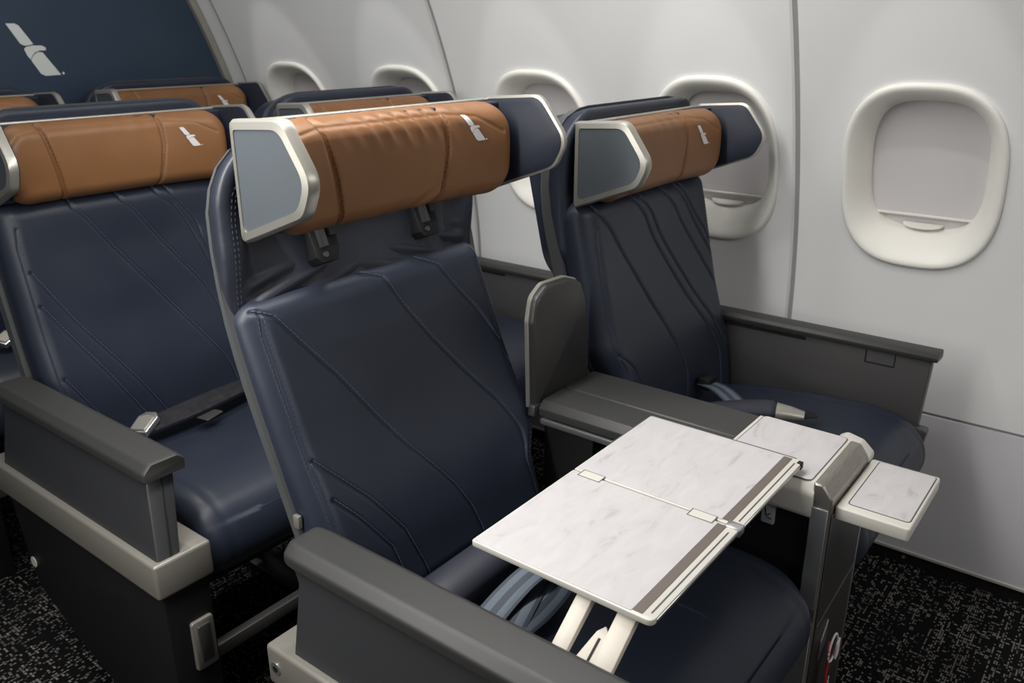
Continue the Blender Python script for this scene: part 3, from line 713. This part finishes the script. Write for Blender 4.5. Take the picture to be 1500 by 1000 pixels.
# row 2 aisle
b2 = empty('seat_belt', (.90, 1.58, .48), 'black seat belt with silver buckle lying on the second-row aisle seat', 'seat belt', 'seat belts')
o = link('webbing', from_bm(ribbon([(-.10, -.005, .020), (-.03, -.005, .022), (.04, .0, .024), (.12, .02, .020), (.22, .05, .010)], .045)), 'belt', b2)
link('webbing', from_bm(ribbon([(-.10, .03, .012), (0, .04, .014), (.10, .055, .012), (.24, .08, .002)], .05)), 'belt', b2)
tn = link('tongue', from_bm(prism(rpoly([(.0, -.016), (0, .016), (.05, .012), (.05, -.012)], .003), 'z', 0, .003, .0008, 1)), 'darkmetal', b2, (-.005, -.045, .014), (0, 0, R(12)))
buckle(b2, (-.105, .005, .020), (R(-4), R(-18), R(28)))
# row 3 aisle
b3 = empty('seat_belt', (.87, 2.36, .47), 'seat belt buckle showing above the armrest at the left edge, third row', 'seat belt', 'seat belts')
link('webbing', from_bm(ribbon([(-.16, .05, .03), (-.08, .03, .032), (0, .02, .03), (.1, .03, .02)], .045)), 'belt', b3)
buckle(b3, (-.02, .0, .034), (R(12), R(-14), R(24)))
# row 1 aisle
b1 = empty('seat_belt', (.84, .66, .48), 'striped grey-blue seat belt with dark pouch under the open tray table', 'seat belt', 'seat belts')
pouch(b1, [(-.125, .055, .020), (-.04, .052, .026), (.06, .052, .026), (.20, .055, .020)], .038)
w_ = link('webbing', from_bm(ribbon([(.18, .01, .018), (.10, -.012, .020), (.03, -.03, .022), (-.03, -.047, .018), (-.1, -.065, .005)], .052)), 'web', b1)
link('webbing', from_bm(ribbon([(-.10, -.03, .012), (-.03, -.028, .028), (.02, -.038, .044), (.045, -.055, .040), (.038, -.07, .024), (-.02, -.075, .016), (-.08, -.07, .01)], .046)), 'web', b1)
# row 1 window
bw = empty('seat_belt', (1.62, .60, .48), 'seat belt with navy airbag tube and silver buckle on the window seat', 'seat belt', 'seat belts')
pouch(bw, [(-.10, .13, .012), (-.03, .06, .026), (.02, -.01, .032), (.035, -.045, .032)], .030)
link('buckle_collar', from_bm(tube([(.034, -.040, .032), (.042, -.068, .032), (.050, -.095, .030)], [(.025, .019), (.020, .015), (.014, .010)], 20)), 'rim', bw)
link('tongue', from_bm(prism(rpoly([(0, -.02), (0, .02), (.045, .015), (.045, -.015)], .004), 'z', 0, .003, .0008, 1)), 'black', bw, (.052, -.075, .026), (0, 0, R(-52)))
link('webbing', from_bm(ribbon([(.13, .17, .012), (.10, .12, .020), (.06, .07, .020), (.02, .02, .012)], .048)), 'web', bw)
link('webbing', from_bm(ribbon([(-.02, -.12, .022), (-.0, -.15, .02), (-.01, -.20, .015), (-.03, -.23, .005)], .048)), 'web', bw)
link('anchor', from_bm(box(.11, .15, .15, .18, 0, .03, .004, 2)), 'black', bw)

# ---------------------------------------------------------------- red tag
rt = empty('red_tag', (1.245, .284, .30), 'red fabric tag with white ring hanging from the console post', 'tag')
P_ = [(.0, 0, .005), (.004, -.002, -.02), (-.004, -.003, -.05), (.003, -.004, -.09), (-.006, -.004, -.13), (-.003, -.004, -.18)]
link('red_strap', from_bm(ribbon(P_, .026, width_dir=(1, .25, 0), thick=.003)), 'red', rt)
link('white_ring', from_bm(tube([(.022*math.cos(a)+.004, -.004, .026*math.sin(a)+.002) for a in [k*math.pi/10 for k in range(21)]], .0018, 6)), 'tagwhite', rt)
link('white_label', from_bm(prism(rpoly([(.012, -.028), (.012, .006), (.028, .012), (.028, -.022)], .003), 'y', -.009, -.006, .0005, 1)), 'tagwhite', rt)
mk = bmesh.new()
for k in range(3): box(-.008, -.005, -.0075, -.0065, -.055-k*.009, -.049-k*.009, 0, 1, mk)
link('tag_marks', from_bm(mk), 'tagwhite', rt, smooth=None)

# ---------------------------------------------------------------- the cabin shell
PROF = [(.04, 2.062), (.20, 2.085), (.40, 2.105), (.58, 2.114), (.74, 2.098), (.88, 2.067), (1.04, 2.024), (1.12, 1.996), (1.20, 1.966), (1.34, 1.907), (1.42, 1.868), (1.55, 1.79), (1.70, 1.67), (1.82, 1.53)]
PZ = np.array([p[0] for p in PROF]); PX = np.array([p[1] for p in PROF])
_c = np.polyfit(PZ, PX, 6)
def wx(z): return float(np.polyval(_c, z))
Y_B = 2.90; YF = -1.6
def shell_strip(z0, z1, y0, y1, off0, off1, nz=60, ny=2):
    """Solid curved slab between two offsets from the wall profile (negative = into the cabin)."""
    b_ = bmesh.new(); rings = []
    zs = np.linspace(z0, z1, nz)
    for y in np.linspace(y0, y1, ny):
        rings.append([(wx(z)+off0, y, z) for z in zs]+[(wx(z)+off1, y, z) for z in zs[::-1]])
    return loft(rings)
wall = link('wall_right', from_bm(shell_strip(.404, 1.80, YF, Y_B, 0, .02, 90, 2)), 'wall', smooth=35); tag(wall, kind='structure')
dado = link('wall_right_lower', from_bm(shell_strip(.04, .396, YF, Y_B, -.002, .018, 12)), 'dado', smooth=35); tag(dado, kind='structure')
tag(link('trim_1', from_bm(shell_strip(.394, .406, YF, Y_B, .006, .02, 3)), 'seamdark'), kind='structure')
tag(link('trim_2', from_bm(box(wx(.04)-.006, wx(.04)+.01, YF, Y_B, .034, .042, .001, 1)), 'baseedge'), kind='structure')
bb = box(wx(.04)+.002, wx(.04)+.02, YF, Y_B, 0, .036)
base = link('baseboard_right', from_bm(bb), 'base'); tag(base, kind='structure')
for y in (.03, .33, .63):
    link('screw', from_bm(tube([(wx(.04)+.003, y, .018), (wx(.04)+.0, y, .018)], .004, 12)), 'rim', base)
# windows
WY = [-.095, .435, .928, 1.462, 1.985, 2.525]; ZC = .970; n_ = Vector((-.965, 0, -.262))
def sup(a, b_, n, k=72):
    out = []
    for i in range(k):
        t = 2*math.pi*i/k; c, s = math.cos(t), math.sin(t)
        out.append((a*math.copysign(abs(c)**(2/n), c), b_*math.copysign(abs(s)**(2/n), s)))
    return out
def wp(yc, yy, s, h):
    z = ZC+s*.965; return Vector((wx(z), yc+yy, z))+n_*h
cut = bmesh.new()
for yc in WY:
    P_ = sup(.155, .202, 2.7)
    loft([[wp(yc, a, c, h) for a, c in P_] for h in (.08, -.08)], bm=cut)
cme = from_bm(cut); cobj = bpy.data.objects.new('cut', cme); C.objects.link(cobj)
md = wall.modifiers.new('b', 'BOOLEAN'); md.object = cobj; md.operation = 'DIFFERENCE'; md.solver = 'EXACT'
dg = bpy.context.evaluated_depsgraph_get(); nm = bpy.data.meshes.new_from_object(wall.evaluated_get(dg))
wall.modifiers.clear(); wall.data = nm; bpy.data.objects.remove(cobj); nm.set_sharp_from_angle(angle=R(35))
prof = [(1.0, -.006, 2.75), (1.0, .004, 2.75), (.994, .008, 2.75), (.98, .0105, 2.75), (.955, .011, 2.76), (.92, .008, 2.8), (.87, -.002, 2.85), (.82, -.016, 2.9), (.775, -.033, 3.0), (.735, -.052, 3.1), (.722, -.062, 3.1), (.722, -.085, 3.1)]
for i, yc in enumerate(WY):
    fr = empty('window_%d' % (i+1), (0, 0, 0)); tag(fr, kind='structure')
    rings = [[wp(yc, a, c, h) for a, c in sup(.170*k, .2165*(k*.98+.02), n, 96)] for k, h, n in prof]
    link('window_surround', from_bm(loft(rings, cap=False)), 'frame', fr, smooth=50)
    def slab(s0, s1, h0, h1, hwid, r=0):
        b_ = bmesh.new(); rg = []
        for s in np.linspace(s0, s1, 2):
            z0 = ZC; base_ = Vector((wx(ZC), yc, ZC))+Vector((-.262, 0, .965))*s
            rg.append([base_+Vector((0, -hwid, 0))+n_*h0, base_+Vector((0, hwid, 0))+n_*h0, base_+Vector((0, hwid, 0))+n_*h1, base_+Vector((0, -hwid, 0))+n_*h1])
        return loft(rg)
    link('window_shade', from_bm(slab(-.118, .19, -.078, -.070, .135)), 'shade', fr, smooth=None)
    link('shade_edge', from_bm(slab(-.122, -.118, -.078, -.066, .135)), 'frame', fr, smooth=None)
    link('window_pane', from_bm(slab(-.19, -.118, -.086, -.080, .135)), 'shade', fr, smooth=None)
    b_ = bmesh.new(); rg = []
    base_ = Vector((wx(ZC), yc, ZC))+Vector((-.262, 0, .965))*-.142
    for k, dz_ in ((1, 0), (1, -.003), (.9, -.006)):
        ring = []
        for q in range(17):
            a = math.pi*q/16; ring.append(base_+Vector((0, .044*k*math.cos(a), dz_))+n_*(-.075+.024*k*math.sin(a)))
        rg.append(ring)
    link('shade_handle', from_bm(loft(rg)), 'frame', fr, smooth=40)
# panel seams
for i, ys in enumerate((-.35, .705, 1.762, 2.80)):
    tag(link('trim_%d' % (i+3), from_bm(shell_strip(.404, 1.80, ys, ys+.010, -.0012, .004, 60)), 'seamdark', smooth=40), kind='structure')
    tag(link('trim_%d' % (i+7), from_bm(shell_strip(.404, 1.80, ys+.010, ys+.017, -.003, .004, 60)), 'seam', smooth=40), kind='structure')
# bulkhead with curved edge trim
zs = list(np.linspace(.02, 1.80, 40)); poly = [(-1.5, 0.0)]+[(wx(z)-.006, z) for z in zs]+[(1.2, 2.1), (-1.5, 2.1)]
tag(link('wall_rear', from_bm(prism(poly, 'y', Y_B, Y_B+.03)), 'bulk', smooth=None), kind='structure')
b_ = bmesh.new()
loft([[(wx(z)-.002, Y_B-.012, z), (wx(z)-.014, Y_B-.022, z), (wx(z)-.030, Y_B-.014, z), (wx(z)-.034, Y_B+.005, z), (wx(z)-.002, Y_B+.005, z)] for z in np.linspace(.04, 1.80, 60)], bm=b_)
tag(link('trim_11', from_bm(b_), 'rim', smooth=50), kind='structure')
def blf(a, c): return (1.228+a*.141, Y_B-.0006, 1.145+c*.156)
o = link('wall_logo', from_bm(logo_bm(blf, .0012, False)), 'wallogo', smooth=None)
tag(o, 'pale grey winged emblem on the navy bulkhead at upper left', 'logo')
# floor, ceiling, the other walls (behind the camera)
tag(link('floor', from_bm(box(-1.5, 2.12, YF, Y_B, -.02, 0)), 'carpet', smooth=None), kind='structure')
tag(link('ceiling', from_bm(box(-1.5, 1.6, YF, Y_B, 2.08, 2.10)), 'ceil', smooth=None), kind='structure')
tag(link('wall_left', from_bm(box(-1.52, -1.5, YF, Y_B, 0, 2.1)), 'wall', smooth=None), kind='structure')
tag(link('wall_front', from_bm(box(-1.5, 2.12, YF-.03, YF, 0, 2.1)), 'dado', smooth=None), kind='structure')
